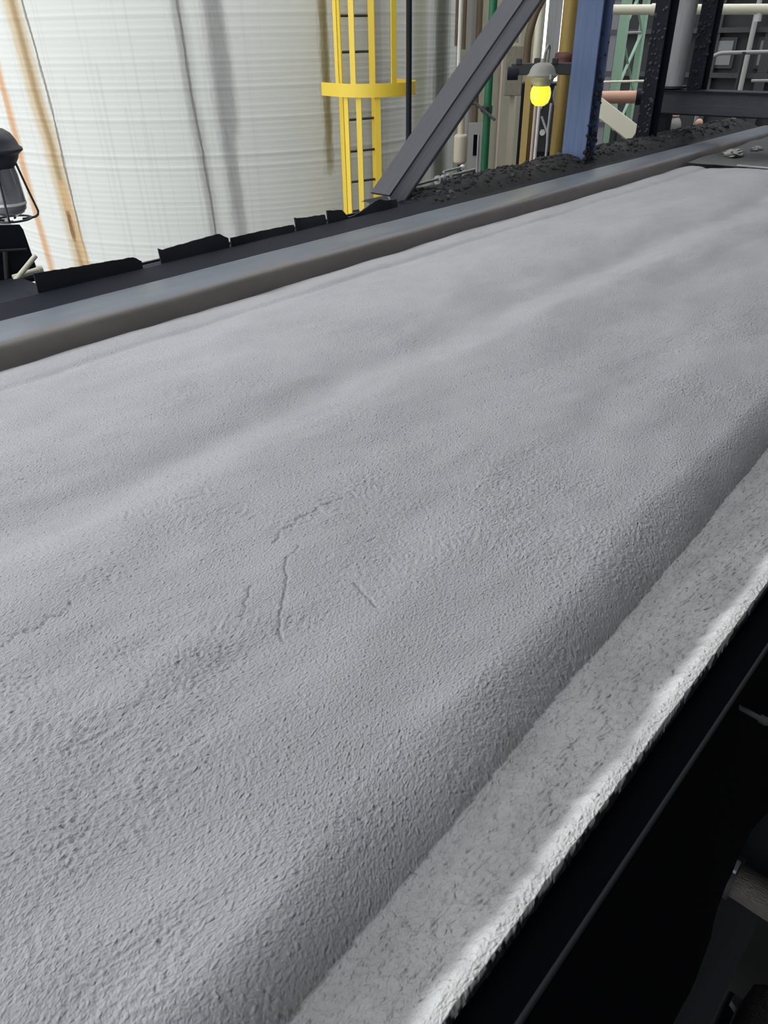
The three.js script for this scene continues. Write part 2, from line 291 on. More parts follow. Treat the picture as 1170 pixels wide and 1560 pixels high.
// ------------------------------------------------------------ far side rail, rubber sheets, debris
{
  const g = thing('side_rail', 'navy steel rail running along the far edge of the belt', 'rail', [0, 0, 0]);
  part('lip_plate', extrudeXY([[-3.31, -0.03], [-3.44, 0.024], [-3.44, 0.012], [-3.31, -0.042]], 1.6, -10.4), M.navy, g);
  part('top_flange', extrudeXY([[-3.44, 0.024], [-3.5, 0.026], [-3.5, 0.012], [-3.44, 0.012]], -1.36, -3.95), M.navy, g); part('top_flange', extrudeXY([[-3.44, 0.024], [-3.82, 0.02], [-3.82, 0.008], [-3.44, 0.012]], 1.6, -1.46), M.navy, g); part('top_flange', extrudeXY([[-3.44, 0.024], [-3.82, 0.02], [-3.82, 0.008], [-3.44, 0.012]], -3.95, -10.4), M.navy, g);
  part('web', box(0.02, 0.3, 12, -3.6, -0.14, -4.4), M.navy, g); part('bottom_flange', box(0.3, 0.02, 12, -3.6, -0.3, -4.4), M.navy, g);
  for (let k = 0; k < 5; k++) part('leg', box(0.16, 1.19, 0.16, -3.6, -0.905, 0.8 - k * 2.6), M.navy, g);
}
function flap(pts, lean, label) {                          // upright rubber sheet: top edge points (z, y), standing on the rail
  const pos = [], idx = [], uv = [], n = 40, t = 0.008;
  const top = (z) => { for (let i = 0; i < pts.length - 1; i++) if (z <= pts[i][0] && z >= pts[i + 1][0]) return mix(pts[i][1], pts[i + 1][1], (pts[i][0] - z) / (pts[i][0] - pts[i + 1][0])); return pts.at(-1)[1]; };
  const z0 = pts[0][0], z1 = pts.at(-1)[0], R4 = [[0, 0], [0, 0.5], [0, 1], [1, 1], [1, 0.5], [1, 0]];
  for (let j = 0; j <= n; j++) { const z = mix(z0, z1, j / n), y = top(z) + 0.002 * n2(z * 20, lean * 9), bow = 0.012 * n2(z * 2.5, 6 + lean * 50);
    for (const [s, v] of R4) { pos.push(-3.455 + bow * v - lean * v * v - s * t, mix(0.012, y, v), z); uv.push(z, v); } }
  for (let j = 0; j < n; j++) for (let i = 0; i < 6; i++) { const a = j * 6 + i, b = j * 6 + (i + 1) % 6, c = a + 6, d = b + 6; idx.push(a, c, b, b, c, d); }
  for (const e of [0, n * 6]) idx.push(e, e + 1, e + 4, e, e + 4, e + 5, e + 1, e + 2, e + 3, e + 1, e + 3, e + 4);
  const g = toCreasedNormals((() => { const q = new THREE.BufferGeometry(); q.setAttribute('position', new THREE.Float32BufferAttribute(pos, 3)); q.setAttribute('uv', new THREE.Float32BufferAttribute(uv, 2)); q.setIndex(idx); return q; })(), 0.7);
  return solo('rubber_sheet', g, M.rubber, label, 'rubber sheet', 'rubber sheets standing along the far rail');
}
flap([[-1.39, 0.115], [-1.65, 0.098], [-1.9, 0.087], [-1.94, 0.058]], 0.0, 'leftmost dark rubber sheet with a sloping top edge, beside the caged lamp');
flap([[-2.05, 0.099], [-2.07, 0.088], [-2.2, 0.093], [-2.43, 0.106], [-2.49, 0.072]], 0.006, 'second rubber sheet from the caged lamp, its corner turned up');
flap([[-2.5, 0.074], [-2.7, 0.068], [-2.975, 0.063]], 0.0, 'low rubber sheet between the two sheets with turned-up corners');
flap([[-2.985, 0.1], [-3.01, 0.092], [-3.1, 0.084], [-3.24, 0.076]], 0.01, 'short torn rubber sheet in front of the yellow ladder');
flap([[-3.25, 0.1], [-3.32, 0.09], [-3.385, 0.082], [-3.43, 0.03], [-3.55, 0.05], [-3.64, 0.074], [-3.73, 0.1], [-3.76, 0.085], [-3.9, 0.07]], 0.004, 'ragged rubber sheet at the foot of the diagonal brace');
{
  const L = [], q = rng(5), bank = [];
  { const pos = [], idx = [], uv = [], nz = 220, nu = 12;   // the heap itself
    for (let j = 0; j <= nz; j++) { const z = mix(-3.9, -10.2, j / nz), e = sm(-3.9, -4.6, z), hgt = (0.03 + 0.03 * sm(-4.5, -6, z) + 0.018 * n2(z * 1.7, 2) + 0.014 * n2(z * 6, 3)) * e;
      for (let i = 0; i <= nu; i++) { const t = i / nu, x = mix(-3.36, -3.8, t); pos.push(x, mix(-0.012, 0.02, sm(0, 0.22, t)) + hgt * Math.pow(Math.sin(Math.PI * Math.min(1, t * 1.02)), 0.8) + 0.012 * n2(x * 22, z * 22) * Math.sin(Math.PI * t), z); uv.push(z * 2, t); } }
    for (let j = 0; j < nz; j++) for (let i = 0; i < nu; i++) { const a = j * (nu + 1) + i; idx.push(a, a + nu + 1, a + 1, a + 1, a + nu + 1, a + nu + 2); }
    const g = new THREE.BufferGeometry(); g.setAttribute('position', new THREE.Float32BufferAttribute(pos, 3)); g.setAttribute('uv', new THREE.Float32BufferAttribute(uv, 2)); g.setIndex(idx); g.computeVertexNormals(); bank.push(g); }
  const lump = (i) => { const g = new THREE.IcosahedronGeometry(1, 1), p = g.attributes.position; for (let k = 0; k < p.count; k++) { const f = 1 + 0.4 * n3(p.getX(k) * 1.3 + i * 7, p.getY(k) * 1.3, p.getZ(k) * 1.3); p.setXYZ(k, p.getX(k) * f, p.getY(k) * f * 0.7, p.getZ(k) * f); } g.computeVertexNormals(); return g; };
  const kinds = [0, 1, 2, 3].map(lump), dark = [], pale = [];
  for (let i = 0; i < 1100; i++) {
    const z = mix(-4.1, -10, Math.pow(q(), 1.1)), t = 0.05 + 0.85 * q(), x = mix(-3.37, -3.8, t), hgt = (0.03 + 0.03 * sm(-4.5, -6, z) + 0.018 * n2(z * 1.7, 2) + 0.014 * n2(z * 6, 3)) * sm(-3.9, -4.6, z);
    const y = mix(-0.012, 0.02, sm(0, 0.22, t)) + hgt * Math.pow(Math.sin(Math.PI * t), 0.8), s = 0.006 + 0.02 * Math.pow(q(), 2.2);
    (q() < 0.09 ? pale : dark).push(kinds[i % 4].clone().scale(s, s, s).rotateY(q() * 6).translate(x, y, z));
  }
  for (let i = 0; i < 60; i++) { const z = mix(-4.4, -9.6, q()), t = 0.2 + 0.6 * q(), s = 0.018 + 0.03 * q() * q(), hgt = (0.03 + 0.03 * sm(-4.5, -6, z) + 0.018 * n2(z * 1.7, 2) + 0.014 * n2(z * 6, 3)) * sm(-3.9, -4.6, z); dark.push(kinds[i % 4].clone().scale(s, s * 0.8, s * 1.3).rotateY(q() * 6).translate(mix(-3.37, -3.8, t), 0.015 + hgt * Math.pow(Math.sin(Math.PI * t), 0.8), z)); }
  const d = thing('debris', 'black dried mud crumbs heaped along the far rail beyond the brace', 'debris', [0, 0, 0]); d.userData.kind = 'stuff';
  part('heap', bank[0], M.crumb, d); part('crumbs', merge(dark), M.crumb, d); part('pale_crumbs', merge(pale), mat([0.09, 0.09, 0.095], 0.9), d, 'greyer crumbs');
}

// ------------------------------------------------------------ H-section members
function hSection(g, w, d, L, tf, tw, m, at0 = [0, 0, 0], m2 = m) { // along y, flanges facing +-z
  const [x, y, z] = at0;
  part('flange', box(w, L, tf, x, y + L / 2, z + d / 2 - tf / 2), m, g); part('flange', box(w, L, tf, x, y + L / 2, z - d / 2 + tf / 2), m, g); part('web', box(tw, L, d - 2 * tf, x, y + L / 2, z), m2, g);
}
{ // blue column
  const g = thing('steel_column', 'blue painted steel column standing at the far side of the belt', 'column', [-3.52, -0.0, -6.38]);
  hSection(g, 0.225, 0.17, 4.6, 0.016, 0.012, M.blue, [0, 0, 0], M.navy);  // web in navy: shadow on that side is put into its colour
  part('base_plate', box(0.25, 0.025, 0.2, 0, 0.012, 0), M.navy, g);
  const q = rng(44), spl = []; for (let i = 0; i < 70; i++) { const s = 0.006 + 0.014 * q(); spl.push(new THREE.IcosahedronGeometry(s, 1).translate(0.105 + 0.012 * q(), 0.05 + 1.15 * q() * q(), (q() - 0.5) * 0.17)); }
  const s = part('mud_splashes', merge(spl), M.crumb, g, 'dark dried splashes on the side'); s.userData.kind = 'stuff';
}
{ // diagonal brace in the plane of the columns
  const g = thing('diagonal_brace', 'dark grey steel brace rising diagonally from the far rail', 'brace', [-3.625, 0.03, -3.965]);
  const dir = V(0, 0.76, -1).normalize(), up = V(0, 1, 0.76).normalize(), bx = V(1, 0, 0);
  const k = new THREE.Group(); const L = 2.88;
  const m4 = new THREE.Matrix4().makeBasis(bx, dir, up.clone()); // local x -> x, y -> along, z -> upper face
  const add = (n, geo, m, l) => { geo.applyMatrix4(m4); part(n, geo, m, g, l); };
  add('upper_flange', box(0.175, L, 0.016, -0.012, L / 2, 0.062), M.steelShaded);  // shaded upper face and brighter side are put into the steel colours
  add('side_plate', box(0.016, L, 0.13, 0.056, L / 2, -0.012), M.steelLit, 'web side with its brighter light put into the colour');
  add('lower_flange', box(0.17, L, 0.014, -0.01, L / 2, -0.084), M.darkgrey);
  part('foot_plate', box(0.14, 0.02, 0.24, 0, -0.012, -0.03), M.darkgrey, g);
}
{ // column near the portal
  const g = thing('steel_column', 'navy steel column carrying the left end of the portal beam', 'column', [-3.66, 0.02, -8.0]);
  hSection(g, 0.14, 0.2, 4.58, 0.014, 0.012, M.navy); part('base_plate', box(0.26, 0.02, 0.3, 0, 0.01, 0), M.navy, g);
  const q = rng(9), spl = []; for (let i = 0; i < 60; i++) { const s = 0.005 + 0.012 * q(); spl.push(new THREE.IcosahedronGeometry(s, 1).translate((q() - 0.5) * 0.14, 0.05 + 1.1 * q(), 0.1 + 0.004 * q())); }
  const s = part('mud_splashes', merge(spl), mat([0.05, 0.055, 0.07], 0.8), g, 'paler dried splashes on the front'); s.userData.kind = 'stuff';
}
{ // portal beam across the belt
  const g = thing('portal_beam', 'navy steel beam spanning across the far end of the belt', 'beam', [0, 0, 0]);
  part('top_flange', box(4.3, 0.02, 0.3, -1.75, 0.45, -8.62), M.navy, g); part('web', box(4.3, 0.19, 0.016, -1.75, 0.345, -8.5), mat([0.05, 0.055, 0.075], 0.5, 0, { grain: 0.004 }), g); part('bottom_flange', box(4.3, 0.02, 0.2, -1.75, 0.245, -8.6), M.navy, g);
  part('end_post', box(0.14, 0.62, 0.14, -3.78, 0.33, -8.62), M.navy, g); part('end_post', box(0.14, 1.96, 0.14, 0.28, -0.52, -8.62), M.navy, g);
}
{
  const g = thing('vent_pipe', 'round grey vertical pipe rising from the portal beam', 'pipe', [-3.74, 0.47, -8.62]);
  part('pipe', cyl(0.105, 0.115, 4.1, 0, 2.06, 0, 28), M.galv, g); part('flange', cyl(0.14, 0.14, 0.02, 0, 0.012, 0, 28), M.darkgrey, g);
}
{
  const g = thing('steel_column', 'dark mud-splashed column on the portal beam beside the grey pipe', 'column', [-3.5, 0.46, -8.68]);
  hSection(g, 0.15, 0.17, 4.14, 0.014, 0.012, M.navy);
  const q = rng(19), spl = []; for (let i = 0; i < 80; i++) { const s = 0.006 + 0.016 * q(); spl.push(new THREE.IcosahedronGeometry(s, 1).translate((q() - 0.5) * 0.15, 0.02 + 0.9 * q(), 0.085)); }
  const s = part('mud_splashes', merge(spl), M.crumb, g); s.userData.kind = 'stuff';
}

// ------------------------------------------------------------ caged lamps
function lamp(label, at, on, capM) {
  const g = thing('caged_lamp', label, 'lamp', at);
  const cap = part('cap', lathe([[0, 0.11], [0.03, 0.108], [0.06, 0.1], [0.085, 0.082], [0.1, 0.055], [0.108, 0.03], [0.118, 0.024], [0.12, 0.012], [0.108, 0.004], [0.098, -0.004], [0.092, -0.02], [0.07, -0.05], [0.062, -0.058], [0, -0.058]], 36), capM, g);
  part('rim', new THREE.TorusGeometry(0.112, 0.008, 8, 36).rotateX(Math.PI / 2).translate(0, 0.018, 0), capM, cap);
  part('latch', box(0.022, 0.034, 0.02, 0.112, 0.012, 0.05, 0.004), capM, cap);
  if (on) {
    part('globe', lathe([[0.06, -0.05], [0.076, -0.07], [0.083, -0.105], [0.08, -0.14], [0.066, -0.175], [0.036, -0.196], [0, -0.2]], 30), new THREE.MeshStandardMaterial({ color: 0xd8d020, emissive: new THREE.Color().setRGB(0.85, 0.8, 0.06), emissiveIntensity: on, roughness: 0.3 }), g, 'glowing yellow glass globe');
    const l = new THREE.PointLight(new THREE.Color().setRGB(1, 0.95, 0.15), 0.05, 0, 2); l.position.set(0, -0.14, 0.085); l.castShadow = true; l.name = 'lamp_light'; g.add(l);
  } else {
    part('globe', lathe([[0.066, -0.056], [0.072, -0.09], [0.076, -0.2], [0.072, -0.23], [0.056, -0.25], [0.022, -0.262], [0, -0.264]], 30), mat([0.22, 0.23, 0.25], 0.12, 0, { clearcoat: 1 }), g, 'unlit grey glass jar');
    part('reflection_band', new THREE.CylinderGeometry(0.0765, 0.0768, 0.012, 30, 1, true).translate(0, -0.205, 0), M.white, g);  // white reflection on the glass, painted as a band
  }
  const cage = [];
  const rTop = 0.075, rBot = on ? 0.082 : 0.1, yb = on ? -0.21 : -0.235;
  if (!on) {
    for (let k = 0; k < 4; k++) { const a = k * Math.PI / 2 + 0.55, c = Math.cos(a), s = Math.sin(a); part('guard_wire', tube([V(c * rTop, -0.04, s * rTop), V(c * 0.098, -0.16, s * 0.098), V(c * 0.116, -0.246, s * 0.116), V(c * 0.112, -0.262, s * 0.112), V(c * 0.096, -0.272, s * 0.096), V(c * 0.04, -0.278, s * 0.04)], 0.0055, 8, 20), M.darkcap, g); }
    part('guard_ring', new THREE.TorusGeometry(0.08, 0.005, 8, 30).rotateX(Math.PI / 2).translate(0, -0.275, 0), M.darkcap, g);
  }
  return g;
}
lamp('glowing yellow lamp under a grey dome, hung beside the blue column', [-3.66, 0.68, -5.9], 1.0, M.cap);
lamp('unlit dark caged lamp with grey glass at the left end of the belt', [-3.73, 0.575, -1.48], 0, M.darkcap);
solo('bent_conduit', merge([tube([V(-3.66, 0.78, -5.9), V(-3.66, 0.86, -5.92), V(-3.69, 0.9, -6.0), V(-3.75, 0.88, -6.12), V(-3.79, 0.76, -6.17)], 0.011), cyl(0.02, 0.02, 0.03, -3.66, 0.8, -5.9, 8)]), M.cap, 'bent grey conduit holding the yellow lamp to the dark cross bar', 'conduit');
{
  const g = thing('lamp_stand', 'dark stand with a bent arm holding the unlit caged lamp', 'stand', [-3.74, 0.02, -1.2]);
  part('arm', tube([V(0, 0, 0.02), V(0, 0.5, 0.02), V(0, 0.74, 0), V(0, 0.81, -0.12), V(0, 0.78, -0.25), V(0.01, 0.666, -0.28)], 0.013), M.darkcap, g);
  part('foot', box(0.12, 0.012, 0.12, 0, 0.006, 0.02), M.darkcap, g);
}
{
  const g = thing('gusset_plate', 'black tapered bracket below the unlit caged lamp', 'bracket', [-3.93, 0.0, 0]);
  part('plate', extrudeX([[-1.2, 0.26], [-1.47, 0.25], [-1.575, 0.235], [-1.585, 0.21], [-1.6, 0.0], [-1.56, -0.02], [-1.2, -0.02]], 0.02), M.navy, g);
  part('stiffener', rod(V(0.03, 0.155, -1.3), V(0.03, 0.12, -1.57), 0.006), M.darkgrey, g); part('stiffener', rod(V(0.035, 0.13, -1.46), V(0.035, 0.0, -1.43), 0.011), M.darkgrey, g);
  part('foot', box(0.1, 0.02, 0.4, 0, -0.025, -1.4), M.navy, g);
}
solo('cream_bar', rod(V(-3.8, 0.005, -1.425), V(-3.8, 0.105, -1.565), 0.0125, 10), M.cream, 'slanting cream bar beside the black bracket, left of the rubber sheets', 'bar');
solo('cream_pipe', merge([rod(V(-3.83, 0.018, -1.44), V(-3.83, 0.03, -1.585), 0.014, 14), rod(V(-3.83, 0.03, -1.57), V(-3.83, 0.031, -1.59), 0.019, 14)]), M.cream, 'short cream pipe lying under the slanting cream bar', 'pipe');

// ------------------------------------------------------------ white tank
const TC = [-9.37, -7.04], TR = 3.13;
{
  const W = 2048, H = 2048, c = document.createElement('canvas'); c.width = W; c.height = H; const x = c.getContext('2d');
  x.fillStyle = 'rgb(215,218,214)'; x.fillRect(0, 0, W, H);
  const q = rng(71), U = (a) => ((90 - a) + 30) / 180 * W, Y = (y) => (5 - y) / 11 * H;
  for (let i = 0; i < 900; i++) { x.fillStyle = `rgba(${q() < 0.5 ? '150,152,140' : '240,242,238'},${0.03 + 0.07 * q()})`; x.fillRect(q() * W, q() * H, 20 + 300 * q(), 1 + 2.5 * q()); }
  for (let i = 0; i < 260; i++) { x.fillStyle = `rgba(120,120,105,${0.02 + 0.05 * q()})`; const l = 100 + 700 * q(); x.fillRect(q() * W, q() * H - 200, 1 + 7 * q(), l); }
  const streak = (pts, w, rgb, alpha, layers = 26) => { for (let k = 0; k < layers; k++) { const g = (q() + q() + q()) / 1.5 - 1; x.strokeStyle = `rgba(${rgb},${1 - Math.pow(1 - alpha, 2.2 / layers)})`; x.lineWidth = Math.max(1, w * (0.15 + 0.55 * q())); x.lineCap = 'butt'; x.beginPath(); const off = g * w * 0.5, cut0 = Math.floor(q() * 3), cut1 = Math.floor(q() * q() * pts.length * 0.5); pts.slice(cut0, pts.length - cut1).forEach(([a, y], i) => { const px = U(a) + off + 3 * n2(y * 3, k) + w * 0.08 * n2(y * 9, k + 40); i ? x.lineTo(px, Y(y)) : x.moveTo(px, Y(y)); }); x.stroke(); } };
  const smp = (pts) => { const o = []; for (let i = 0; i < pts.length - 1; i++) for (let t = 0; t < 1; t += 0.05) o.push([mix(pts[i][0], pts[i + 1][0], t), mix(pts[i][1], pts[i + 1][1], t)]); o.push(pts.at(-1)); return o; };
  streak(smp([[86.4, 5], [86.4, 0.6], [86.3, 0.4], [86.6, -0.4], [85.9, -1.4], [85.8, -6]]), 40, '200,158,112', 0.75);
  streak(smp([[76.9, 5], [76.5, 1.34], [75.9, 0.49], [75, 0], [74.4, -1.19], [74, -6]]), 52, '192,172,128', 0.7);
  streak(smp([[76.7, 5], [76.3, 1.34], [75.8, 0.49], [75, 0], [74.5, -1.19], [74.1, -6]]), 22, '152,124,80', 0.6);
  streak(smp([[73.9, 5], [73.7, 1.33], [73, 0.78], [72.6, 0.37], [72.8, -0.2], [72.6, -2]]), 5, '95,90,72', 0.75, 8);
  streak(smp([[74.8, -0.3], [74.2, -0.78], [73.0, -1.2], [72.6, -6]]), 30, '205,170,120', 0.65);
  streak(smp([[75.1, -0.62], [75, -0.95]]), 16, '110,76,48', 0.8, 10);
  streak(smp([[44, 5], [43.8, 1.3], [43.6, 0.5], [43, 0], [42.7, -0.5], [42.4, -3]]), 30, '128,130,124', 0.45);
  streak(smp([[43.7, 5], [43.6, 1.3], [43.4, 0.5], [42.8, 0], [42.5, -0.5], [42.2, -3]]), 5, '92,94,88', 0.55, 8);
  streak(smp([[38.2, 5], [38.2, 1.3], [38, 0.4], [37.6, -0.4], [37.2, -1.5]]), 40, '134,135,128', 0.5);
  streak(smp([[36.7, 5], [36.7, 1.3], [36.3, 0.8], [36, 0.1]]), 34, '128,130,124', 0.4);
  streak(smp([[17.8, 5], [17.7, 1.29], [17.7, 0.5], [17.8, -0.3]]), 26, '128,112,78', 0.7);
  streak(smp([[6, 5], [6, -2]]), 60, '150,148,130', 0.35); streak(smp([[-8, 5], [-8, -2]]), 90, '140,138,124', 0.35); streak(smp([[-19, 5], [-19, -4]]), 110, '84,82,74', 0.75);  // dark shading of the right edge put into the tank texture
  const t = new THREE.CanvasTexture(c); t.colorSpace = THREE.SRGBColorSpace; t.wrapS = THREE.RepeatWrapping; t.repeat.set(2, 1); t.magFilter = THREE.LinearFilter;
  const pts = [], rib = 0.056, q2 = rng(3); let strong = 0;
  for (let k = 0, y = -6; y <= 5.001; k++, y += rib / 3) { if (k % 3 === 0) strong = 0.0015 + (q2() < 0.25 ? 0.005 : 0.002) * q2(); pts.push(new THREE.Vector2(TR + (k % 3 === 1 ? strong : k % 3 === 2 ? strong * 0.6 : 0), y)); }
  const g = thing('storage_tank', 'large white ribbed tank with rust streaks behind the yellow ladder', 'tank', [TC[0], 0, TC[1]]);
  part('shell', new THREE.LatheGeometry(pts, 140, R(-30), Math.PI * 2), new THREE.MeshStandardMaterial({ map: t, roughness: 0.55, side: THREE.DoubleSide }), g);
  part('roof', new THREE.ConeGeometry(TR + 0.05, 0.5, 80).translate(0, 5.25, 0), M.white, g);
}
// ------------------------------------------------------------ ladder with safety cage
{
  const a = R(13.55), n = V(Math.cos(a), 0, Math.sin(a)), t = V(-Math.sin(a), 0, Math.cos(a));    // t points to the photograph's left
  const L0 = V(TC[0], 0, TC[1]).addScaledVector(n, 3.376);
  const g = thing('caged_ladder', 'yellow ladder with a safety cage fixed to the white tank', 'ladder', [L0.x, 0, L0.z]);
  g.rotation.y = Math.atan2(-n.z, n.x);                     // local x = outward, local z = along t
  const bar = (x, y, z, w, h, d) => box(w, h, d, x, y, z);
  for (const s of [-1, 1]) { part('rail', bar(0, -0.4, s * 0.2, 0.075, 10.8, 0.014), M.yellow, g); }
  for (let k = 0; k < 35; k++) part('rung', rod(V(0, -5.5 + 0.3025 * k + 0.0, -0.2), V(0, -5.5 + 0.3025 * k, 0.2), 0.0125, 8), M.rung, g);
  const hoop = (y, r, h, cx, span) => { const s = new THREE.CylinderGeometry(r, r, h, 40, 1, true, Math.PI / 2 - span, span * 2); const s2 = new THREE.CylinderGeometry(r - 0.01, r - 0.01, h, 40, 1, true, Math.PI / 2 - span, span * 2); const top = new THREE.RingGeometry(r - 0.01, r, 40, 1, -span, span * 2); return merge([s, s2, top.clone().rotateX(-Math.PI / 2).translate(0, h / 2, 0), top.clone().rotateX(-Math.PI / 2).translate(0, -h / 2, 0)]).translate(cx, y, 0); };
  part('cage_hoop', merge([hoop(0.545, 0.43, 0.115, 0.3, 1.6), box(0.3, 0.115, 0.01, 0.15, 0.545, 0.425), box(0.3, 0.115, 0.01, 0.15, 0.545, -0.425)]), M.yellow, g);
  part('cage_hoop', hoop(1.75, 0.43, 0.06, 0.3, 1.7), M.yellow, g); part('cage_hoop', hoop(3.0, 0.43, 0.06, 0.3, 1.7), M.yellow, g);
  for (const p of [-1.55, -1.05, -0.6, -0.08, 0.36]) { const b = box(0.012, 4.2, 0.055, 0.42, 2.64, 0); b.rotateY(p); b.translate(0.3, 0, 0); part('cage_strap', b, M.yellow, g); }
  for (const p of [-1.32, -0.95, -0.48]) { const b = box(0.012, 5, 0.055, 0.4, -1.96, 0); b.rotateY(p); b.translate(0.3, 0, 0); part('cage_strap', b, M.yellow, g); }
  for (const y of [-3, -1.4, 2.2, 4]) for (const s of [-1, 1]) part('bracket', box(0.3, 0.05, 0.012, -0.14, y, s * 0.2), M.yellow, g);
}
// ------------------------------------------------------------ pipes and posts between the tank and the blue column
const upright = (name, x, z, r, y0, y1, m, label, cat = 'pipe', n = 16) => solo(name, cyl(r, r, y1 - y0, x, (y0 + y1) / 2, z, n), m, label, cat);
upright('vertical_pipe', -5.09, -5.91, 0.027, -6, 5, M.navy, 'thin black vertical pipe crossing in front of the ladder cage');
upright('vertical_pipe', -4.74, -6.69, 0.038, -6, 5, M.green, 'dark green vertical pipe behind the diagonal brace');
upright('vertical_pipe', -5.61, -7.54, 0.046, -6, 5, M.grey, 'light grey vertical pipe left of the green pipe');
upright('vertical_pipe', -5.47, -7.15, 0.017, 0.6, 5, M.white, 'thin white pipe between two dark hoses');
upright('vertical_pipe', -5.43, -7.43, 0.034, -6, 5, M.brown, 'brown vertical pipe touching the left of the green pipe');
upright('hanging_hose', -5.56, -7.22, 0.02, 0.88, 5, M.brown, 'dark hanging hose left of the thin white pipe', 'hose');
upright('hanging_hose', -5.5, -7.27, 0.02, 0.85, 5, M.brown, 'dark hanging hose right of the thin white pipe', 'hose');
{
  const g = thing('insulated_pipe', 'beige vertical pipe with a thicker lagged section below the brace', 'pipe', [-4.82, 0, -6.38]);
  part('pipe', cyl(0.033, 0.033, 0.4, 0, 0.32, 0), M.beigepipe, g); part('lagging', lathe([[0, 0.17], [0.05, 0.168], [0.062, 0.155], [0.066, 0.14], [0.066, -0.07], [0.05, -0.095], [0, -0.1]], 20), M.beigepipe, g); part('pipe', cyl(0.025, 0.025, 5.9, 0, -3.05, 0), M.darkgrey, g);
}
upright('conduit', -4.8, -6.65, 0.012, -6, 0.14, M.galv, 'thin silver conduit just left of the green pipe foot', 'conduit');
{
  const g = thing('switch_panel', 'small grey panel with a dark slot left of the green pipe', 'panel', [-5.06, 0.0, -6.96]); g.rotation.y = 0.65;
  part('plate', box(0.16, 0.46, 0.02, 0, -0.02, 0), M.grey, g); part('slot', box(0.05, 0.2, 0.012, 0, 0.0, 0.014, 0.004), M.black, g); part('post', box(0.04, 5.8, 0.03, 0, -3.1, -0.025), M.darkgrey, g);
}
{
  const g = thing('valve_lever', 'dark valve lever slanting across the green pipe', 'valve', [-4.74, 0.36, -6.62]);
  part('lever', tube([V(-0.13, 0.06, 0.06), V(-0.05, 0.055, 0.055), V(0.03, 0.01, 0.05), V(0.16, -0.075, 0.02)], 0.014), M.darkgrey, g); part('collar', cyl(0.05, 0.05, 0.07, 0, 0, -0.07, 16), M.green, g); part('hub', box(0.07, 0.05, 0.06, 0.02, 0.01, 0.0, 0.01), M.darkgrey, g);
}
{
  const g = thing('beige_tank', 'slim beige tank standing behind the green pipe', 'tank', [-8.75, 0, -12.1]);
  part('shell', cyl(1.02, 1.02, 11, 0, -0.5, 0, 60), M.beige, g); part('roof', new THREE.ConeGeometry(1.06, 0.3, 60).translate(0, 5.15, 0), M.beige, g);
  for (const [a, m, w] of [[-0.1, M.beigepipe, 0.03], [0.34, M.pink, 0.03], [0.62, M.beigepipe, 0.05]]) part('seam_strip', box(0.03, 10.8, w, 1.03, -0.5, 0).rotateY(-(R(55) - a)), m, g);
}
solo('square_post', box(0.07, 6.7, 0.07, -4.14, -2.66, -6.49), M.mustard, 'mustard square post just left of the yellow lamp', 'post');
upright('vertical_pipe', -4.25, -6.78, 0.022, -6, 0.66, M.pink, 'pinkish vertical pipe under the yellow lamp');
upright('vertical_pipe', -4.38, -7.05, 0.02, -6, 0.66, M.white, 'thin white vertical pipe under the yellow lamp');
solo('pipe_elbow', tube([V(-4.62, 1.9, -7.6), V(-4.62, 1.35, -7.4), V(-4.64, 1.15, -7.26), V(-4.66, 0.95, -7.2), V(-4.66, 0.7, -7.2)], 0.038, 14), M.brown, 'bent brown pipe above the yellow lamp, beside the brace', 'pipe');
upright('vertical_pipe', -5.0, -7.9, 0.036, 0.55, 5, M.cream, 'pale vertical pipe above the yellow lamp, next to the bent brown pipe');
upright('vertical_pipe', -4.92, -7.98, 0.022, 0.55, 5, M.grey, 'thin grey vertical pipe beside the pale pipe above the yellow lamp');
solo('grey_board', box(0.11, 4.3, 0.03, -4.67, 2.85, -7.69).translate(4.67, 0, 7.69).rotateY(0.5).translate(-4.67, 0, -7.69), M.galv, 'upright grey metal board left of the mustard column', 'board');
{
  const g = thing('mustard_column', 'mustard painted pipe column left of the blue column', 'column', [-4.2, 0, -7.16]);
  part('upper_pipe', cyl(0.072, 0.072, 4.1, 0, 2.85, 0, 20), M.mustard, g); part('lower_pipe', cyl(0.062, 0.062, 6.65, 0, -2.65, 0, 20), M.mustard, g); part('joint_collar', lathe([[0.06, 0.69], [0.1, 0.7], [0.105, 0.74], [0.09, 0.76], [0.105, 0.78], [0.1, 0.82], [0.07, 0.83]], 20), mat([0.09, 0.03, 0.025], 0.6), g, 'dark red joint');
}
{
  const g = thing('cross_bar', 'dark horizontal bar with clamps behind the yellow lamp', 'beam', [-3.85, 0.73, -6.2]); g.rotation.y = Math.atan2(0.25, 0.403) ; g.rotation.y = -Math.atan2(-0.25, 0.403);
  part('bar', box(0.52, 0.085, 0.07, 0, 0, 0, 0.008), M.darkgrey, g); for (const x of [-0.2, -0.05, 0.1]) part('clamp', box(0.05, 0.05, 0.09, x, 0.055, 0, 0.01), M.darkgrey, g); part('end_cap', rod(V(-0.29, -0.03, 0), V(-0.2, -0.03, 0), 0.05, 16), M.navy, g);
}
{
  const g = thing('junction_box', 'grey-brown box on a post in front of the beige tank, left of the yellow lamp', 'junction box', [-4.88, 0, -7.32], 0.6);
  part('housing', box(0.18, 0.44, 0.08, 0, 0.66, 0, 0.01), mat([0.3, 0.28, 0.22], 0.6, 0, { grain: 0.002 }), g); part('post', box(0.05, 6.9, 0.03, 0, -2.55, -0.055), M.beigepipe, g);
}
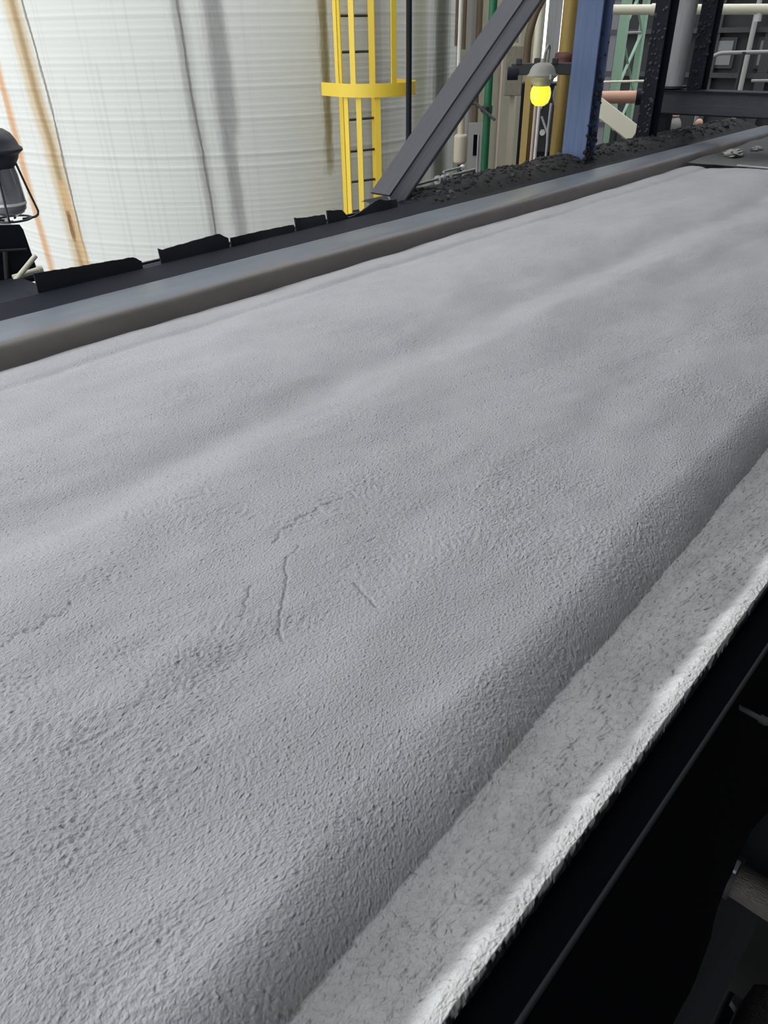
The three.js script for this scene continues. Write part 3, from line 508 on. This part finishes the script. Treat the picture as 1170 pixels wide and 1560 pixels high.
{
  const g = thing('conduit', 'thin silver forked conduit hanging below the yellow lamp', 'conduit', [-3.98, 0, -6.6]);
  part('stem', tube([V(0, -0.2, 0), V(0.005, 0.1, 0), V(0.0, 0.22, 0), V(0.02, 0.45, 0.02)], 0.012), M.galv, g); part('branch', rod(V(0, 0.2, 0), V(-0.07, 0.34, 0.02), 0.01), M.galv, g); part('foot', cyl(0.03, 0.03, 0.03, 0, -0.2, 0), M.galv, g); part('lower_stem', rod(V(0, -6, 0), V(0, -0.2, 0), 0.012), M.galv, g);
}
{
  const g = thing('drain_valve', 'small silver valve with pipe lying on the far rail right of the brace', 'valve', [-3.74, 0.065, -4.75]);
  part('pipe', rod(V(0, 0, 0.35), V(0, 0.02, -0.4), 0.011), M.galv, g); part('body', new THREE.SphereGeometry(0.03, 20, 14), M.galv, g); part('flange', rod(V(0, 0, 0.06), V(0, 0, 0.075), 0.034), M.galv, g); part('flange', rod(V(0, 0, -0.06), V(0, 0, -0.075), 0.034), M.galv, g); part('handle', rod(V(0, 0.05, 0), V(0.02, 0.06, -0.2), 0.009), M.galv, g); part('knob', new THREE.SphereGeometry(0.02, 12, 10).translate(0.02, 0.06, -0.21), M.white, g);
}

// ------------------------------------------------------------ background at the right
{
  const g = thing('lattice_tower', 'pale green lattice tower behind the blue column', 'tower', [-6.45, 0, -12.9]);
  const c = [[0.09, 0.43], [-0.5, -0.1], [0.3, -0.75], [-0.09, -0.6]];
  part('leg', box(0.13, 12, 0.1, 0.09, 0, 0.43), M.mint, g); part('leg', box(0.09, 12, 0.09, -0.09, 0, -0.6), M.mint, g); part('leg', box(0.09, 12, 0.09, 0.75, 0, -0.35), M.mint, g);
  for (let y = -5; y < 5; y += 0.85) { part('brace', rod(V(0.09, y, 0.43), V(-0.09, y + 0.85, -0.6), 0.025, 8), M.mint, g); part('strut', rod(V(0.09, y, 0.43), V(-0.09, y, -0.6), 0.02, 8), M.galv, g); part('brace', rod(V(0.09, y + 0.85, 0.43), V(-0.09, y, -0.6), 0.018, 8), M.mint, g); }
}
{
  const g = thing('cream_pipe', 'long cream horizontal pipe high behind the vent pipe', 'pipe', [0, 0, 0]);
  part('pipe', rod(V(-5.25, 1.2, -9.67), V(-1.5, 1.12, -11.25), 0.052, 18), M.cream, g); part('coupling', rod(V(-4.72, 1.19, -9.893), V(-4.64, 1.188, -9.927), 0.06, 18), M.cream, g); part('hanger', rod(V(-3.62, 1.14, -10.36), V(-3.62, 1.05, -10.36), 0.04, 12), M.white, g);
  part('support_post', box(0.08, 7.1, 0.08, -2.4, -2.4, -10.87), M.darkgrey, g); part('support_post', box(0.08, 7.1, 0.08, -5.2, -2.4, -9.69), M.darkgrey, g);
}
{
  const g = thing('sloping_duct', 'cream square duct sloping down behind the blue column', 'duct', [-4.1, 0.08, -8.5]);
  const a = V(-4.75, 0.475, -8.3).sub(V(-4.1, 0.08, -8.5)), b = V(0.1, -0.06, 0.02), d = b.clone().sub(a), G = new RoundedBoxGeometry(0.17, d.length(), 0.17, 2, 0.01);
  G.applyQuaternion(new THREE.Quaternion().setFromUnitVectors(V(0, 1, 0), d.clone().normalize())); const m = a.clone().add(b).multiplyScalar(0.5); G.translate(m.x, m.y, m.z); part('duct', G, M.cream, g);
  part('bolt', new THREE.SphereGeometry(0.02, 10, 8).translate(-0.12, 0.0, 0.12), M.white, g); part('support', box(0.06, 6, 0.06, -0.2, -3, -0.05), M.darkgrey, g);
}
{
  const g = thing('salmon_pipe', 'salmon coloured pipe with dark end flange behind the green tower legs', 'pipe', [0, 0, 0]);
  part('pipe', rod(V(-6.2, 0.2, -10.3), V(-5.2, 0.215, -10.85), 0.078, 20), M.salmon, g); part('flange', rod(V(-5.2, 0.215, -10.85), V(-5.1, 0.216, -10.9), 0.1, 20), M.navy, g); part('support', box(0.06, 6.1, 0.06, -5.7, -2.95, -10.57), M.darkgrey, g);
}
solo('handrail', merge([rod(V(-6.3, 0.34, -11.4), V(-5.3, 0.36, -11.9), 0.016), rod(V(-6.2, -6, -11.45), V(-6.2, 0.34, -11.45), 0.016), rod(V(-5.4, -6, -11.85), V(-5.4, 0.36, -11.85), 0.016)]), M.cream, 'thin cream handrail in front of the green tower', 'handrail');
{
  const g = thing('guard_rail', 'pale guard rail with bent end behind the portal beam at the right', 'handrail', [0, 0, 0]);
  part('top_rail', tube([V(-4.8, -0.4, -12.1), V(-4.79, 0.35, -12.09), V(-4.77, 0.62, -12.1), V(-4.66, 0.69, -12.13), V(-4.4, 0.7, -12.23), V(-2.5, 0.73, -12.8)], 0.026, 10, 60), M.galv, g); part('mid_rail', rod(V(-4.2, 0.36, -12.3), V(-2.5, 0.38, -12.8), 0.02), M.galv, g);
  for (const x of [-4.35, -3.6, -2.8]) part('post', rod(V(x, -6, -12.2 + (x + 4.35) * -0.33), V(x, 0.71, -12.2 + (x + 4.35) * -0.33), 0.022), M.darkgrey, g);
}
{
  const g = thing('pump_casing', 'pale rounded casing with a salmon flange seen under the portal beam', 'pump', [-4.75, -0.12, -11]);
  part('casing', new THREE.SphereGeometry(0.17, 24, 16).scale(1.1, 0.85, 1), M.grey, g); part('flange', cyl(0.14, 0.14, 0.03, 0, 0.13, 0, 20), M.salmon, g); part('base', box(0.3, 5.8, 0.3, 0, -3.0, 0), M.darkgrey, g);
}
solo('end_cap', merge([new THREE.SphereGeometry(0.05, 16, 12).translate(-4.38, -0.085, -11.17), rod(V(-4.38, -6, -11.22), V(-4.38, -0.1, -11.22), 0.04)]), M.salmon, 'small salmon capped standpipe under the portal beam', 'pipe');
{
  const g = thing('control_cabinet', 'dark steel cabinet with pale fittings behind the forked conduit', 'cabinet', [-5.72, 0, -9.35], 0.55);
  part('body', box(0.62, 6.4, 0.4, 0, -2.75, 0, 0.01), M.navy, g); part('door', box(0.5, 0.7, 0.02, -0.02, 0.02, 0.205, 0.006), M.darkgrey, g);
  part('pipe', tube([V(0.16, -0.6, 0.24), V(0.16, 0.1, 0.24), V(0.1, 0.3, 0.24), V(0.12, 0.42, 0.24)], 0.02), M.grey, g); part('gauge', rod(V(-0.08, 0.2, 0.2), V(-0.08, 0.2, 0.25), 0.05, 16), M.white, g); part('gauge', rod(V(0.0, -0.1, 0.2), V(0.0, -0.1, 0.25), 0.035, 16), M.white, g);
}
{
  const g = thing('process_building', 'dark grey industrial building far behind the portal beam', 'building', [-3, 0, -18]);
  const wallM = mat([0.028, 0.03, 0.033], 0.8, 0, { grain: 0.004 });
  part('wall', box(14, 12, 0.3, 0, 0, -0.3), wallM, g);
  const q = rng(60);
  for (let i = 0; i < 12; i++) part('pilaster', box(0.12 + 0.1 * q(), 12, 0.1, -6.5 + i * 1.05 + 0.4 * q(), 0, -0.1), i % 4 ? M.darkgrey : M.steel, g);
  for (const y of [-0.9, 0.15, 0.95, 1.6]) part('girt', box(14, 0.09, 0.1, 0, y, -0.06), M.darkgrey, g);
  for (let i = 0; i < 9; i++) { const f = part('window', box(0.62, 0.55, 0.06, -5 + i * 1.05, 0.55, -0.12), M.darkgrey, g); part('pane', box(0.5, 0.43, 0.02, -5 + i * 1.05, 0.55, -0.085), mat([0.2, 0.21, 0.22], 0.15), f); }
  for (let i = 0; i < 7; i++) part('downpipe', cyl(0.05, 0.05, 12, -5.4 + i * 1.4 + q(), 0, 0.06, 10), i % 2 ? M.grey : M.darkgrey, g);
}
renderer.render(scene, camera);
